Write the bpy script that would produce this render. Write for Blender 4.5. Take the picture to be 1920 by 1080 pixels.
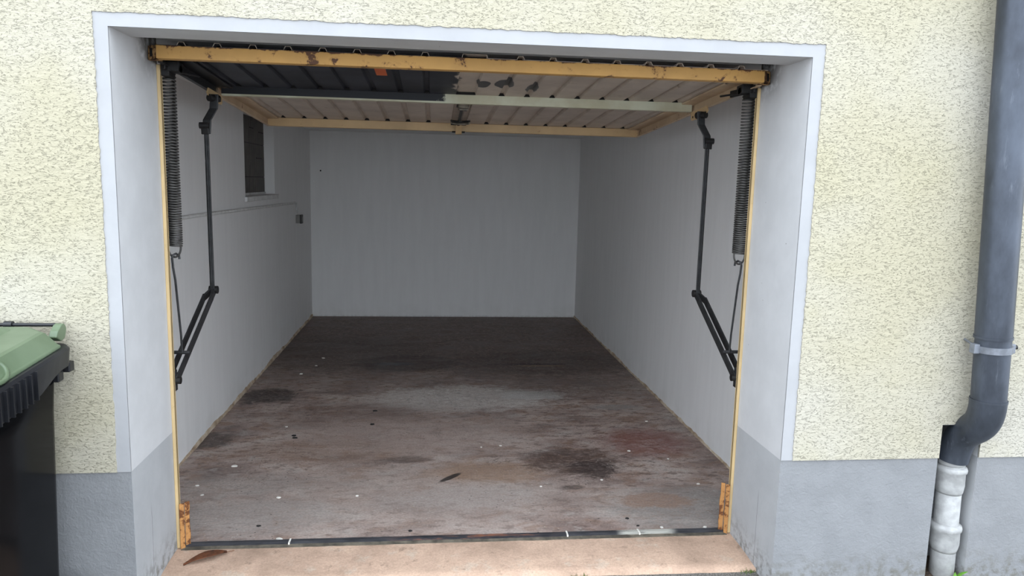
import bpy, math, random
from mathutils import Matrix, Vector

random.seed(7)
for o in list(bpy.data.objects): bpy.data.objects.remove(o)
S = bpy.context.scene
COL = S.collection
PI = math.pi

# ------------------------------------------------------------------ camera
cam_d = bpy.data.cameras.new('camera'); cam = bpy.data.objects.new('camera', cam_d); COL.objects.link(cam)
cam_d.sensor_width = 36.0; cam_d.lens = 1378.75 / 1920 * 36.0; cam_d.clip_start = .05
_R = Matrix.Rotation(-0.1085, 4, 'Z') @ Matrix.Rotation(-0.1432, 4, 'X') @ Matrix.Rotation(-0.0241, 4, 'Y')
cam.matrix_world = Matrix.Translation((1.0961, -2.71, 1.6126)) @ _R @ Matrix.Rotation(PI / 2, 4, 'X')
S.camera = cam

# ------------------------------------------------------------------ world: an even overcast sky
w = bpy.data.worlds.new('overcast_sky'); S.world = w; w.use_nodes = True
bg = w.node_tree.nodes['Background']
bg.inputs['Color'].default_value = (0.83, 0.91, 1.0, 1); bg.inputs['Strength'].default_value = 1.0

S.view_settings.view_transform = 'Standard'; S.view_settings.look = 'None'
S.view_settings.gamma = 1.0; S.view_settings.use_curve_mapping = False
S.view_settings.exposure = 2.05
S.cycles.max_bounces = 14; S.cycles.diffuse_bounces = 12        # light has to find its way to the back of the garage

# ------------------------------------------------------------------ node helpers
def lin(c):
    return tuple((v / 255 / 12.92 if v / 255 <= .04045 else ((v / 255 + .055) / 1.055) ** 2.4) for v in c)

class NT:
    def __init__(s, name, rough=.8, metal=0.0, spec=.5):
        m = s.m = bpy.data.materials.new(name); m.use_nodes = True
        s.t = m.node_tree; s.b = s.t.nodes['Principled BSDF']
        s.b.inputs['Roughness'].default_value = rough; s.b.inputs['Metallic'].default_value = metal
        s.b.inputs['Specular IOR Level'].default_value = spec
        s._pos = None
    def n(s, typ, **kw):
        nd = s.t.nodes.new(typ)
        for k, v in kw.items(): setattr(nd, k, v)
        return nd
    def put(s, sock, v):
        if v is None: return
        if hasattr(v, 'is_linked'): s.t.links.new(v, sock)
        elif isinstance(v, (tuple, list)) and len(v) == 3 and sock.type == 'RGBA': sock.default_value = (*v, 1)
        else: sock.default_value = v
    def pos(s):
        if s._pos is None: s._pos = s.n('ShaderNodeNewGeometry').outputs['Position']
        return s._pos
    def xyz(s):
        x = s.n('ShaderNodeSeparateXYZ'); s.put(x.inputs[0], s.pos()); return x.outputs
    def scaled(s, sc, rot=(0, 0, 0), loc=(0, 0, 0), v=None):
        mp = s.n('ShaderNodeMapping'); s.put(mp.inputs[0], v or s.pos())
        mp.inputs['Scale'].default_value = sc; mp.inputs['Rotation'].default_value = rot; mp.inputs['Location'].default_value = loc
        return mp.outputs[0]
    def noise(s, scale, detail=4, rough=.55, dist=0.0, vec=None, col=False):
        nd = s.n('ShaderNodeTexNoise'); s.put(nd.inputs['Vector'], vec or s.pos())
        nd.inputs['Scale'].default_value = scale; nd.inputs['Detail'].default_value = detail
        nd.inputs['Roughness'].default_value = rough; nd.inputs['Distortion'].default_value = dist
        return nd.outputs['Color' if col else 'Fac']
    def voro(s, scale, vec=None, feature='F1', out='Distance', rnd=1.0):
        nd = s.n('ShaderNodeTexVoronoi', feature=feature); s.put(nd.inputs['Vector'], vec or s.pos())
        nd.inputs['Scale'].default_value = scale; nd.inputs['Randomness'].default_value = rnd
        return nd.outputs[out]
    def math(s, op, a, b=None, c=None, clamp=False):
        nd = s.n('ShaderNodeMath', operation=op, use_clamp=clamp)
        for i, v in enumerate((a, b, c)): s.put(nd.inputs[i], v)
        return nd.outputs[0]
    def ms(s, v, lo, hi, a=0.0, b=1.0):
        nd = s.n('ShaderNodeMapRange', interpolation_type='SMOOTHSTEP')
        s.put(nd.inputs[0], v)
        for i, x in enumerate((lo, hi, a, b)): nd.inputs[i + 1].default_value = x
        return nd.outputs[0]
    def mix(s, f, a, b, mode='MIX'):
        nd = s.n('ShaderNodeMix', data_type='RGBA', blend_type=mode)
        s.put(nd.inputs[0], f); s.put(nd.inputs[6], a); s.put(nd.inputs[7], b)
        return nd.outputs[2]
    def ramp(s, f, *stops):
        nd = s.n('ShaderNodeValToRGB'); s.put(nd.inputs[0], f); e = nd.color_ramp.elements
        while len(e) < len(stops): e.new(.5)
        for el, (p, c) in zip(e, stops): el.position = p; el.color = (*c, 1)
        return nd.outputs[0]
    def bump(s, h, strength, dist=.01, nrm=None):
        nd = s.n('ShaderNodeBump'); s.put(nd.inputs['Height'], h); nd.inputs['Strength'].default_value = strength
        nd.inputs['Distance'].default_value = dist
        if nrm: s.put(nd.inputs['Normal'], nrm)
        return nd.outputs[0]
    def out(s, col=None, normal=None, rough=None, metal=None):
        s.put(s.b.inputs['Base Color'], col); s.put(s.b.inputs['Normal'], normal)
        s.put(s.b.inputs['Roughness'], rough); s.put(s.b.inputs['Metallic'], metal)
        return s.m
    def stain(s, cx, cy, rx, ry, nz, amt=.6, soft=.35, rot=0.0):
        v = s.scaled((1, 1, 0), loc=(-cx, -cy, 0))
        v = s.scaled((1 / rx, 1 / ry, 0), rot=(0, 0, 0), v=s.scaled((1, 1, 0), rot=(0, 0, rot), v=v))
        ln = s.n('ShaderNodeVectorMath', operation='LENGTH'); s.put(ln.inputs[0], v)
        d = s.math('ADD', ln.outputs['Value'], s.math('MULTIPLY', s.math('SUBTRACT', nz, .5), amt * 2))
        return s.ms(d, 1 + soft, 1 - soft)

M = {}
def simple(name, rgb, rough=.7, metal=0.0, var=.12, sc=30, bump=0.0, spec=.5):
    t = NT(name, rough, metal, spec); c = lin(rgb)
    nz = t.noise(sc, 5)
    col = t.mix(t.ms(nz, .3, .7), tuple(v * (1 - var) for v in c), tuple(min(1, v * (1 + var)) for v in c))
    M[name] = t.out(col, t.bump(nz, bump, .004) if bump else None)
    return M[name]

# ------------------------------------------------------------------ materials
def build_materials():
    # rough cream render on the house front
    t = NT('cream_render', .95, spec=.2)
    v = t.scaled((1.0, 1.0, 2.1), rot=(0, .10, 0))
    warp = t.noise(9, 2, col=True, vec=v)
    wv = t.n('ShaderNodeVectorMath', operation='MULTIPLY_ADD'); t.put(wv.inputs[0], warp); wv.inputs[1].default_value = (.06,) * 3; t.put(wv.inputs[2], v)
    n0 = t.noise(84, 3, .6, .6, vec=wv.outputs[0]); n1 = t.noise(30, 3, .5, .3, vec=v); n2 = t.noise(170, 3, .6, vec=v)
    dens = t.math('MULTIPLY', t.math('SUBTRACT', t.noise(2.2, 3), .5), .09)
    pits = t.ms(t.math('ADD', n0, dens), .56, .665)
    h = t.math('SUBTRACT', t.math('ADD', t.math('MULTIPLY', n1, .55), t.math('MULTIPLY', n2, .22)), t.math('MULTIPLY', pits, .40))
    big = t.noise(.9, 3, .6)
    col = t.mix(t.ms(big, .35, .7), lin((175, 168, 146)), lin((183, 178, 166)))
    x = t.xyz()
    col = t.mix(t.math('MULTIPLY', t.ms(t.noise(3.2, 4), .5, .75), .3), col, lin((173, 166, 137)))
    M['cream_render'] = t.out(col, t.bump(h, .85, .011))
    # white smooth paint, copy for the surround: darkened to offset its stronger light
    t = NT('white_paint_light_cut', .75, spec=.3)
    nz = t.noise(5, 5, .6)
    col = t.mix(t.ms(nz, .3, .75), lin((160, 160, 162)), lin((167, 167, 169)))
    spk = t.ms(t.voro(17), .045, .03)
    col = t.mix(t.math('MULTIPLY', spk, t.ms(t.noise(2.2, 2), .55, .62)), col, lin((120, 118, 112)))
    M['white_paint_light_cut'] = t.out(col, t.bump(t.noise(45, 4), .12, .004))
    # same white, colour lifted for light the reveals lack; grime close to the door head
    x = None
    t = NT('white_paint_light_lift', .8, spec=.3); x = t.xyz()
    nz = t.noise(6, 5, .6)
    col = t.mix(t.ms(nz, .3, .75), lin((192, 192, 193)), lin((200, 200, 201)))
    g = t.math('MULTIPLY', t.ms(x[1], .18, .36), t.ms(x[2], 1.93, 2.12))
    g = t.math('MULTIPLY', g, t.ms(t.noise(22, 4), .25, .55))
    col = t.mix(t.math('MULTIPLY', g, .9), col, lin((74, 66, 58)))
    spk = t.math('MULTIPLY', t.ms(t.voro(15), .05, .03), t.ms(t.noise(2.6, 2), .52, .6))
    col = t.mix(spk, col, lin((112, 108, 100)))
    M['white_paint_light_lift'] = t.out(col, t.bump(t.noise(35, 4), .12, .004))
    # grey plinth, rough outside and smooth in the reveal
    for nm, bs in (('plinth_rough', .5), ('plinth_smooth_light_lift', .12)):
        t = NT(nm, .85, spec=.3); x = t.xyz()
        nz = t.noise(7, 5, .6)
        k = 38 if nm == 'plinth_smooth_light_lift' else 0  # same grey brightened in colour, standing in for light the reveal lacks
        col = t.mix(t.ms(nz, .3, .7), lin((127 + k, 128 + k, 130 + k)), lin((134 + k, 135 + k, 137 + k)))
        dirt = t.math('MULTIPLY', t.ms(x[2], .16, -.03), t.ms(t.noise(24, 5, .65), .42, .66))
        col = t.mix(t.math('MULTIPLY', dirt, .8), col, lin((96, 92, 80)))
        if nm == 'plinth_smooth_light_lift':
            wob = t.math('MULTIPLY', t.math('SUBTRACT', t.noise(9, 3), .5), .02)
            line = t.math('ABSOLUTE', t.math('SUBTRACT', t.math('ADD', x[1], wob), .17))
            crack = t.math('MULTIPLY', t.ms(line, .0022, .0008), t.ms(x[2], .34, .28))
            col = t.mix(t.math('MULTIPLY', crack, .7), col, lin((90, 88, 86)))
        M[nm] = t.out(col, t.bump(t.math('ADD', t.noise(48, 4, .6, .5), t.math('MULTIPLY', t.noise(130, 3), .4)), bs, .007))
    # inner wall paint: brushed white over old plaster
    t = NT('inner_wall_paint', .85, spec=.25); x = t.xyz()
    st = t.noise(3.0, 4, .6, vec=t.scaled((5, 5, .6)))
    col = t.mix(t.ms(st, .3, .7), lin((221, 220, 219)), lin((225, 224, 223)))
    lowd = t.math('MULTIPLY', t.ms(x[2], .25, 0.0), t.ms(t.noise(5, 4), .4, .7))
    col = t.mix(t.math('MULTIPLY', lowd, .12), col, lin((150, 144, 132)))
    fl = t.math('MULTIPLY', t.ms(t.voro(7, vec=t.scaled((2.4, 2.4, .55))), .05, .03), t.ms(t.noise(1.3, 2), .5, .58))
    col = t.mix(t.math('MULTIPLY', fl, .7), col, lin((244, 244, 244)))
    M['inner_wall_paint'] = t.out(col, t.bump(t.math('ADD', t.noise(26, 4), t.math('MULTIPLY', st, .3)), .14, .005))
    # worn, stained concrete floor
    t = NT('stained_concrete', .6, spec=.35); x = t.xyz()
    va = t.scaled((1.0, 1.9, 1.0))
    a = t.noise(2.3, 6, .62, .4, vec=va); b = t.noise(5.1, 6, .68, .5, vec=t.scaled((1, 1.9, 1), loc=(3, 1, 0)))
    c2 = t.noise(14, 5, .65, vec=va); fine = t.noise(90, 4, .6); edge = t.noise(6.5, 8, .78, .5, vec=va)
    col = t.ramp(a, (.30, lin((102, 84, 78))), (.44, lin((152, 132, 124))), (.56, lin((178, 160, 151))), (.70, lin((190, 179, 171))))
    col = t.mix(t.math('MULTIPLY', t.ms(b, .50, .62), .62), col, lin((136, 104, 84)))       # rusty brown
    col = t.mix(t.math('MULTIPLY', t.ms(b, .46, .34), .7), col, lin((172, 163, 157)))      # bare grey
    col = t.mix(t.math('MULTIPLY', t.ms(c2, .51, .64), .62), col, lin((88, 70, 63)))
    brk = t.ms(t.noise(26, 6, .75, .4, vec=va), .34, .56, .45, 1.0)
    def st_(args, colr, k=1.0, amt=.7, soft=.4):
        nonlocal col
        col = t.mix(t.math('MULTIPLY', t.math('MULTIPLY', t.stain(*args, edge, amt, soft), k), brk), col, lin(colr))
    st_((1.25, 5.0, 2.6, 1.75), (72, 54, 48), .8, .35, .55)
    st_((2.1, 3.7, .9, .45), (58, 44, 38), .7, .8)
    st_((.3, 4.1, .8, .7), (74, 62, 56), .6, .6)
    st_((1.30, 2.62, .66, .30), (206, 199, 192), .75, 1.0, .3)
    crx = t.ms(t.noise(17, 6, .75, .8, vec=va), .52, .60)
    col = t.mix(t.math('MULTIPLY', t.stain(1.45, 2.72, .75, .30, edge, .8, .4), t.math('MULTIPLY', crx, .7)), col, lin((222, 218, 212)))
    st_((1.86, 2.70, .24, .12), (206, 204, 200), .75, 1.0, .2)
    st_((1.0, .95, 1.1, .5), (164, 150, 142), .6, .6, .6)
    st_((1.27, .88, .42, .15), (174, 163, 157), .7, .8)
    st_((.2, .72, .45, .2), (158, 150, 145), .7, .8)
    st_((2.4, .70, .42, .24), (152, 148, 144), .75, .8)
    st_((.1, 1.1, .35, .14), (156, 148, 143), .55, .8)
    st_((2.25, .80, .2, .09), (150, 122, 106), .85, 1.1, .15)
    st_((1.45, 1.22, .34, .15), (156, 124, 98), .6, 1.0)
    st_((.5, 1.6, .5, .22), (130, 102, 82), .5, .9)
    st_((2.45, 1.66, .26, .24), (124, 66, 60), .7, .6, .5)
    st_((1.92, 1.36, .30, .20), (72, 54, 48), .8, 1.1, .25)
    st_((2.02, 1.24, .12, .13), (50, 38, 36), .85, 1.0, .2)
    st_((-.10, 2.72, .20, .20), (46, 36, 33), .95, 1.1, .2)
    st_((-.24, 1.78, .13, .14), (52, 42, 38), .85, .9, .25)
    st_((.88, 3.72, .44, .30), (56, 46, 43), .75, .5, .2)
    st_((.93, 3.76, .30, .17), (88, 72, 66), .6, .5, .25)
    st_((.78, 3.68, .17, .06), (78, 84, 92), .7, .9, .4)
    st_((1.95, 3.66, .36, .035), (40, 30, 27), .85, .8, .3)
    st_((2.05, 3.60, .20, .018), (150, 128, 96), .7, .8, .4)
    mark = t.stain(1.20, 1.145, .085, .020, edge, .45, .25, -.80)
    col = t.mix(t.math('MULTIPLY', mark, .92), col, lin((32, 29, 28)))
    st_((.95, 1.42, .14, .05), (60, 48, 44), .7, .9, .4)
    st_((1.85, .98, .06, .03), (66, 60, 58), .7, .6, .4)
    st_((2.42, 2.38, .18, .06), (150, 150, 148), .6, 1.1, .3)
    st_((.55, 2.2, .5, .3), (112, 92, 84), .5, .9, .5)
    st_((1.0, 1.85, .8, .32), (178, 160, 152), .7, .8, .6)
    st_((2.2, 3.0, .6, .35), (96, 82, 76), .55, .9, .5)
    chips = t.math('MULTIPLY', t.ms(t.voro(30, vec=t.scaled((1, 1.6, 1))), .14, .09), t.ms(t.noise(2.1, 4), .47, .56))
    col = t.mix(chips, col, lin((190, 184, 176)))
    dots = t.math('MULTIPLY', t.ms(t.voro(22, vec=t.scaled((1, 1.5, 1), loc=(5, 2, 0))), .12, .07), t.ms(t.noise(1.9, 3, vec=t.scaled((1, 1, 1), loc=(9, 0, 0))), .5, .57))
    col = t.mix(dots, col, lin((36, 30, 28)))
    crk = t.math('MULTIPLY', t.ms(t.math('ABSOLUTE', t.math('SUBTRACT', t.noise(3.6, 6, .7, .6), .5)), .006, .002), t.ms(t.noise(1.2, 2), .5, .6))
    col = t.mix(t.math('MULTIPLY', crk, .6), col, lin((60, 50, 46)))
    col = t.mix(t.ms(fine, .3, .7, .0, .30), col, lin((66, 56, 52)))
    scr = t.noise(30, 5, .7, .2, vec=t.scaled((.35, 1.6, 1), rot=(0, 0, .12)))
    col = t.mix(t.ms(scr, .56, .72, 0, .38), col, lin((176, 166, 158)))
    col = t.mix(t.ms(scr, .44, .30, 0, .40), col, lin((78, 64, 58)))
    rg = t.ms(a, .3, .7, .42, .68)
    M['stained_concrete'] = t.out(col, t.bump(t.math('ADD', t.noise(38, 5), t.math('MULTIPLY', fine, .5)), .18, .004), rough=rg)
    # sandy concrete of the ramp strip
    t = NT('ramp_concrete', .9, spec=.2)
    a = t.noise(3.4, 6, .65, .3)
    col = t.ramp(a, (.3, lin((154, 130, 112))), (.5, lin((184, 156, 136))), (.68, lin((200, 171, 149))))
    col = t.mix(t.math('MULTIPLY', t.ms(t.noise(7, 5, .7), .55, .68), .5), col, lin((190, 176, 160)))
    col = t.mix(t.math('MULTIPLY', t.ms(t.noise(17, 5, .7), .58, .7), .5), col, lin((116, 98, 84)))
    col = t.mix(t.ms(t.noise(120, 3), .3, .75, 0, .25), col, lin((96, 82, 72)))
    M['ramp_concrete'] = t.out(col, t.bump(t.noise(60, 5), .45, .006))
    t = NT('asphalt', .95, spec=.2)
    col = t.mix(t.ms(t.noise(140, 3), .35, .7), lin((84, 82, 78)), lin((132, 128, 122)))
    col = t.mix(t.math('MULTIPLY', t.ms(t.noise(1.1, 4), .45, .7), .3), col, lin((120, 116, 106)))
    M['asphalt'] = t.out(col, t.bump(t.noise(120, 4), .7, .008))
    # unpainted plaster foot of the inner walls
    t = NT('bare_plaster_foot', .95, spec=.15)
    a = t.noise(9, 5, .65)
    M['bare_plaster_foot'] = t.out(t.ramp(a, (.3, lin((140, 120, 100))), (.5, lin((182, 164, 142))), (.7, lin((208, 196, 178)))), t.bump(t.noise(70, 4), .5, .006))
    # yellow door paint with rust
    def rusty(name, base, dark, k=.57, sc=13, rough=.5):
        t = NT(name, rough, spec=.4)
        a = t.noise(3.2, 5, .6); r = t.noise(sc, 7, .72, .3)
        if name == 'yellow_door_paint': r = t.math('ADD', r, t.math('MULTIPLY', t.ms(t.xyz()[2], 2.083, 2.0955), .14))   # rust creeps along the upper fold
        col = t.mix(t.ms(a, .3, .7), lin(tuple(v * .9 for v in base)), lin(base))
        col = t.mix(t.ms(r, k, k + .035), col, lin(dark))
        col = t.mix(t.math('MULTIPLY', t.ms(r, k - .06, k + .01), .3), col, lin((120, 76, 40)))
        M[name] = t.out(col, t.bump(r, .15, .003))
    rusty('yellow_door_paint', (196, 150, 84), (60, 36, 24), .605, 15)
    rusty('beige_frame_paint', (214, 186, 138), (110, 66, 34), .68, 17)
    rusty('rusty_orange', (184, 132, 78), (92, 52, 28), .51, 26, .85)
    rusty('rusty_end', (176, 138, 90), (50, 32, 24), .47, 26, .8)
    rusty('tan_rail_paint', (196, 166, 124), (74, 52, 38), .67, 15)
    # door sheets: beige inside paint, a black painted quarter, flaking patches
    t = NT('door_sheet_paint', .5, spec=.4); x = t.xyz()
    nz = t.noise(4, 5, .6); e = t.noise(11, 5, .65)
    col = t.mix(t.ms(nz, .3, .7), lin((164, 150, 138)), lin((188, 174, 160)))
    col = t.mix(t.math('MULTIPLY', t.ms(e, .6, .72), .5), col, lin((120, 98, 80)))
    ed = t.math('MULTIPLY', t.math('SUBTRACT', e, .5), .16)
    bx = t.math('MULTIPLY', t.ms(t.math('ADD', x[0], ed), 1.215, 1.195), t.ms(x[1], 1.165, 1.155))
    bcol = t.mix(t.ms(t.noise(6, 5), .35, .7), lin((30, 31, 38)), lin((50, 51, 60)))
    col = t.mix(bx, col, bcol)
    for (cx, cy, rx, ry) in ((1.325, .86, .030, .085), (1.425, .83, .042, .11), (1.565, .90, .030, .10)):
        col = t.mix(t.stain(cx, cy, rx, ry, t.noise(9, 3), .45, .06), col, lin((70, 68, 68)))
    orx = t.math('MULTIPLY', t.ms(t.math('ABSOLUTE', t.math('SUBTRACT', x[0], .862)), .026, .022), t.ms(t.math('ABSOLUTE', t.math('SUBTRACT', x[1], .60)), .14, .13))
    col = t.mix(orx, col, lin((196, 92, 44)))
    M['door_sheet_paint'] = t.out(col, t.bump(nz, .1, .004))
    t = NT('mid_rail_paint', .5, spec=.4); x = t.xyz()
    e = t.noise(12, 5, .65); ed = t.math('MULTIPLY', t.math('SUBTRACT', e, .5), .3)
    col = t.mix(t.ms(t.noise(5, 4), .35, .7), lin((178, 172, 146)), lin((198, 198, 176)))
    bl = t.math('MULTIPLY', t.ms(t.math('ADD', x[0], ed), 1.13, 1.10), t.ms(x[2], 2.009, 2.0125))
    M['mid_rail_paint'] = t.out(t.mix(bl, col, lin((28, 28, 33))))
    t = NT('side_rail_paint', .5, spec=.4); x = t.xyz()
    e = t.noise(12, 5, .65); ed = t.math('MULTIPLY', t.math('SUBTRACT', e, .5), .2)
    col = t.mix(t.ms(t.noise(5, 4), .35, .7), lin((176, 152, 124)), lin((196, 172, 142)))
    col = t.mix(t.ms(e, .63, .67), col, lin((88, 62, 46)))
    bl = t.math('MULTIPLY', t.ms(t.math('ADD', x[1], ed), 1.16, 1.12), t.ms(x[0], .6, .5))
    M['side_rail_paint'] = t.out(t.mix(bl, col, lin((30, 29, 31))))
    simple('sheet_edge', (176, 160, 144), .6)
    simple('black_steel', (46, 46, 47), .42, .3, .35, 22, .15)
    simple('dark_grease', (24, 22, 22), .5, .1, .4, 20, .2)
    simple('spring_steel', (74, 72, 70), .45, .4, .35, 40)
    simple('worn_steel', (126, 118, 106), .5, .5, .4, 40)
    simple('sill_steel', (42, 43, 46), .4, .2, .45, 16, .2)
    # the rusted middle of the sill
    t = NT('sill_worn', .55, spec=.4); x = t.xyz(); e = t.noise(9, 6, .7, vec=t.scaled((1, 6, 6)))
    col = t.mix(t.ms(e, .3, .7), lin((38, 38, 42)), lin((66, 66, 70)))
    mid = t.math('MULTIPLY', t.ms(x[0], .85, 1.15), t.ms(x[0], 1.75, 1.45))
    col = t.mix(t.math('MULTIPLY', mid, t.ms(e, .46, .60)), col, lin((116, 78, 62)))
    wt = t.math('MULTIPLY', t.ms(x[0], 1.95, 2.0), t.ms(x[0], 2.26, 2.2))
    col = t.mix(t.math('MULTIPLY', wt, t.ms(e, .3, .5)), col, lin((170, 168, 160)))
    M['sill_worn'] = t.out(col)
    # weathered zinc
    t = NT('zinc', .42, .55); x = t.xyz()
    a = t.noise(3.2, 5, .6, vec=t.scaled((2.2, 2.2, 1))); b = t.noise(16, 5, .7, vec=t.scaled((2, 2, .35)))
    col = t.mix(t.ms(a, .3, .72), lin((56, 60, 68)), lin((86, 92, 103)))
    col = t.mix(t.math('MULTIPLY', t.ms(b, .58, .74), .4), col, lin((120, 126, 136)))
    M['zinc'] = t.out(col, t.bump(b, .06, .003), rough=t.ms(a, .3, .7, .36, .52))
    simple('zinc_clamp', (120, 124, 132), .45, .4, .2, 30)
    simple('painted_cast_iron', (160, 160, 159), .7, 0, .14, 30, .6)
    simple('niche_dirt', (82, 76, 66), .95, 0, .5, 18, .6)
    simple('soil', (66, 54, 42), 1.0, 0, .5, 40, .9)
    # wheelie bin
    t = NT('green_lid_plastic', .38, spec=.5)
    a = t.noise(7, 5)
    col = t.mix(t.ms(a, .3, .7), lin((84, 100, 76)), lin((97, 113, 89)))
    M['green_lid_plastic'] = t.out(col, t.bump(t.noise(260, 2), .06, .002))
    simple('dark_bin_plastic', (13, 13, 15), .16, 0, .25, 5, 0, .07)
    simple('black_plastic', (26, 27, 31), .38, 0, .25, 18, .1)
    simple('leaf_green', (92, 142, 44), .55, 0, .25, 60)
    simple('moss', (84, 104, 46), .95, 0, .4, 60)
    simple('dry_leaf', (92, 52, 28), .75, 0, .5, 45, .4)
    simple('paint_chip', (208, 204, 196), .8)
    simple('black_crumb', (26, 23, 22), .8)
    simple('dark_pane', (62, 57, 52), .55, 0, .2, 14)
    t = NT('ribbed_dark_pane', .5, spec=.4); x = t.xyz()
    wv = t.math('SINE', t.math('MULTIPLY', x[1], 150.0))
    col = t.mix(t.ms(t.noise(9, 4), .3, .7), lin((58, 53, 48)), lin((78, 72, 66)))
    M['ribbed_dark_pane'] = t.out(col, t.bump(wv, .5, .004))
    simple('pane_joint', (34, 31, 29), .8)
    simple('window_frame_paint', (204, 204, 202), .7)
    simple('conduit_paint', (206, 206, 204), .75)
    simple('switch_plastic', (118, 116, 112), .5)
    simple('switch_dark', (44, 42, 40), .5)
    simple('dark_hole', (22, 20, 20), .9)
build_materials()

# ------------------------------------------------------------------ mesh helpers
class MB:
    def __init__(s): s.v = []; s.f = []; s.mi = []; s.sm = []
    def add(s, vs, fs, mi=0, smooth=False):
        o = len(s.v); s.v += [tuple(p) for p in vs]
        for f in fs: s.f.append([i + o for i in f]); s.mi.append(mi); s.sm.append(smooth)
        return s
    def box(s, x0, x1, y0, y1, z0, z1, mi=0):
        vs = [(x, y, z) for z in (z0, z1) for y in (y0, y1) for x in (x0, x1)]
        return s.add(vs, [(0, 2, 3, 1), (4, 5, 7, 6), (0, 1, 5, 4), (2, 6, 7, 3), (0, 4, 6, 2), (1, 3, 7, 5)], mi)
    def bar(s, a, b, wd, th, up=(0, 0, 1), mi=0):
        a, b = Vector(a), Vector(b); d = (b - a).normalized(); u = Vector(up); u = (u - d * u.dot(d)).normalized(); r = d.cross(u)
        vs = [p + u * (su * wd / 2) + r * (sr * th / 2) for p in (a, b) for su, sr in ((-1, -1), (-1, 1), (1, 1), (1, -1))]
        return s.add(vs, [(0, 1, 2, 3), (7, 6, 5, 4), (0, 4, 5, 1), (1, 5, 6, 2), (2, 6, 7, 3), (3, 7, 4, 0)], mi)
    def tube(s, pts, r, n=12, caps=True, mi=0, smooth=True):
        pts = [Vector(p) for p in pts]; rs = r if isinstance(r, (list, tuple)) else [r] * len(pts)
        d0 = (pts[1] - pts[0]).normalized()
        u = Vector((0, 0, 1)) if abs(d0.z) < .9 else Vector((1, 0, 0)); u = (u - d0 * u.dot(d0)).normalized()
        vs = []
        for i, p in enumerate(pts):
            d = (pts[min(i + 1, len(pts) - 1)] - pts[max(i - 1, 0)]).normalized()
            u = (u - d * u.dot(d)).normalized(); q = d.cross(u)
            vs += [p + (u * math.cos(2 * PI * k / n) + q * math.sin(2 * PI * k / n)) * rs[i] for k in range(n)]
        fs = [(i * n + k, i * n + (k + 1) % n, (i + 1) * n + (k + 1) % n, (i + 1) * n + k) for i in range(len(pts) - 1) for k in range(n)]
        s.add(vs, fs, mi, smooth)
        if caps:
            L = len(pts) - 1
            s.add(vs[:n], [tuple(reversed(range(n)))], mi); s.add(vs[L * n:], [tuple(range(n))], mi)
        return s
    def loft(s, rings, caps=True, mi=0, smooth=False):
        n = len(rings[0]); vs = [p for r in rings for p in r]
        fs = [(i * n + k, i * n + (k + 1) % n, (i + 1) * n + (k + 1) % n, (i + 1) * n + k) for i in range(len(rings) - 1) for k in range(n)]
        if caps: fs += [tuple(reversed(range(n))), tuple(range((len(rings) - 1) * n, len(rings) * n))]
        return s.add(vs, fs, mi, smooth)
    def prism(s, prof, axis, a, b, mi=0):
        """closed 2D profile extruded along an axis (0: profile is y,z  1: x,z  2: x,y)"""
        def p3(p, t): return [(t, p[0], p[1]), (p[0], t, p[1]), (p[0], p[1], t)][axis]
        return s.loft([[p3(p, a) for p in prof], [p3(p, b) for p in prof]], True, mi)
    def mesh(s, name, mats):
        me = bpy.data.meshes.new(name); me.from_pydata(s.v, [], s.f)
        for m in (mats if isinstance(mats, (list, tuple)) else [mats]): me.materials.append(M[m])
        me.polygons.foreach_set('material_index', s.mi); me.polygons.foreach_set('use_smooth', s.sm)
        me.update(); 
        import bmesh
        bm = bmesh.new(); bm.from_mesh(me); bmesh.ops.recalc_face_normals(bm, faces=bm.faces); bm.to_mesh(me); bm.free()
        return me
    def obj(s, name, mats, parent=None, bevel=0, seg=2):
        return link(name, s.mesh(name, mats), parent, bevel, seg)

def link(name, me, parent=None, bevel=0, seg=2):
    o = bpy.data.objects.new(name, me); COL.objects.link(o)
    if parent: o.parent = parent
    if bevel:
        b = o.modifiers.new('bevel', 'BEVEL'); b.width = bevel; b.segments = seg; b.limit_method = 'ANGLE'; b.angle_limit = .6
    return o
def tag(o, label, cat, group=None):
    o['label'] = label; o['category'] = cat
    if group: o['group'] = group
    return o
def struct(o, label=None, cat=None):
    o['kind'] = 'structure'
    if label: o['label'] = label; o['category'] = cat
    return o
def empty(name, loc=(0, 0, 0), rot=(0, 0, 0)):
    e = bpy.data.objects.new(name, None); COL.objects.link(e); e.location = loc; e.rotation_euler = rot; e.empty_display_size = .1
    return e
def at(parent):
    """parts are modelled in world coordinates: put the child back where it was modelled"""
    for c in COL.objects:
        if c.parent == parent: c.location = Vector(c.location) - parent.location

# ------------------------------------------------------------------ dimensions
W, ZT, HP, D1 = 2.5, 2.1, .525, .44
XL, XR, YB, ZC = -.305, 2.815, 5.976, 2.135
TW = .047
NX0, NX1, NZ, ND = 3.182, 3.360, .665, .17        # drainpipe niche
GZ = -.035

# ------------------------------------------------------------------ setting: ground, floor, walls
b = MB().box(-9, 12, -14, .15, GZ - .2, GZ)
struct(b.obj('ground', 'asphalt'), 'grey asphalt yard in front of the garage', 'ground')

b = MB().box(XL - .05, XR + .05, D1 - .004, YB + .05, -.2, 0)
struct(b.obj('floor', 'stained_concrete'), 'stained brown and grey concrete garage floor', 'floor')

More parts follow.
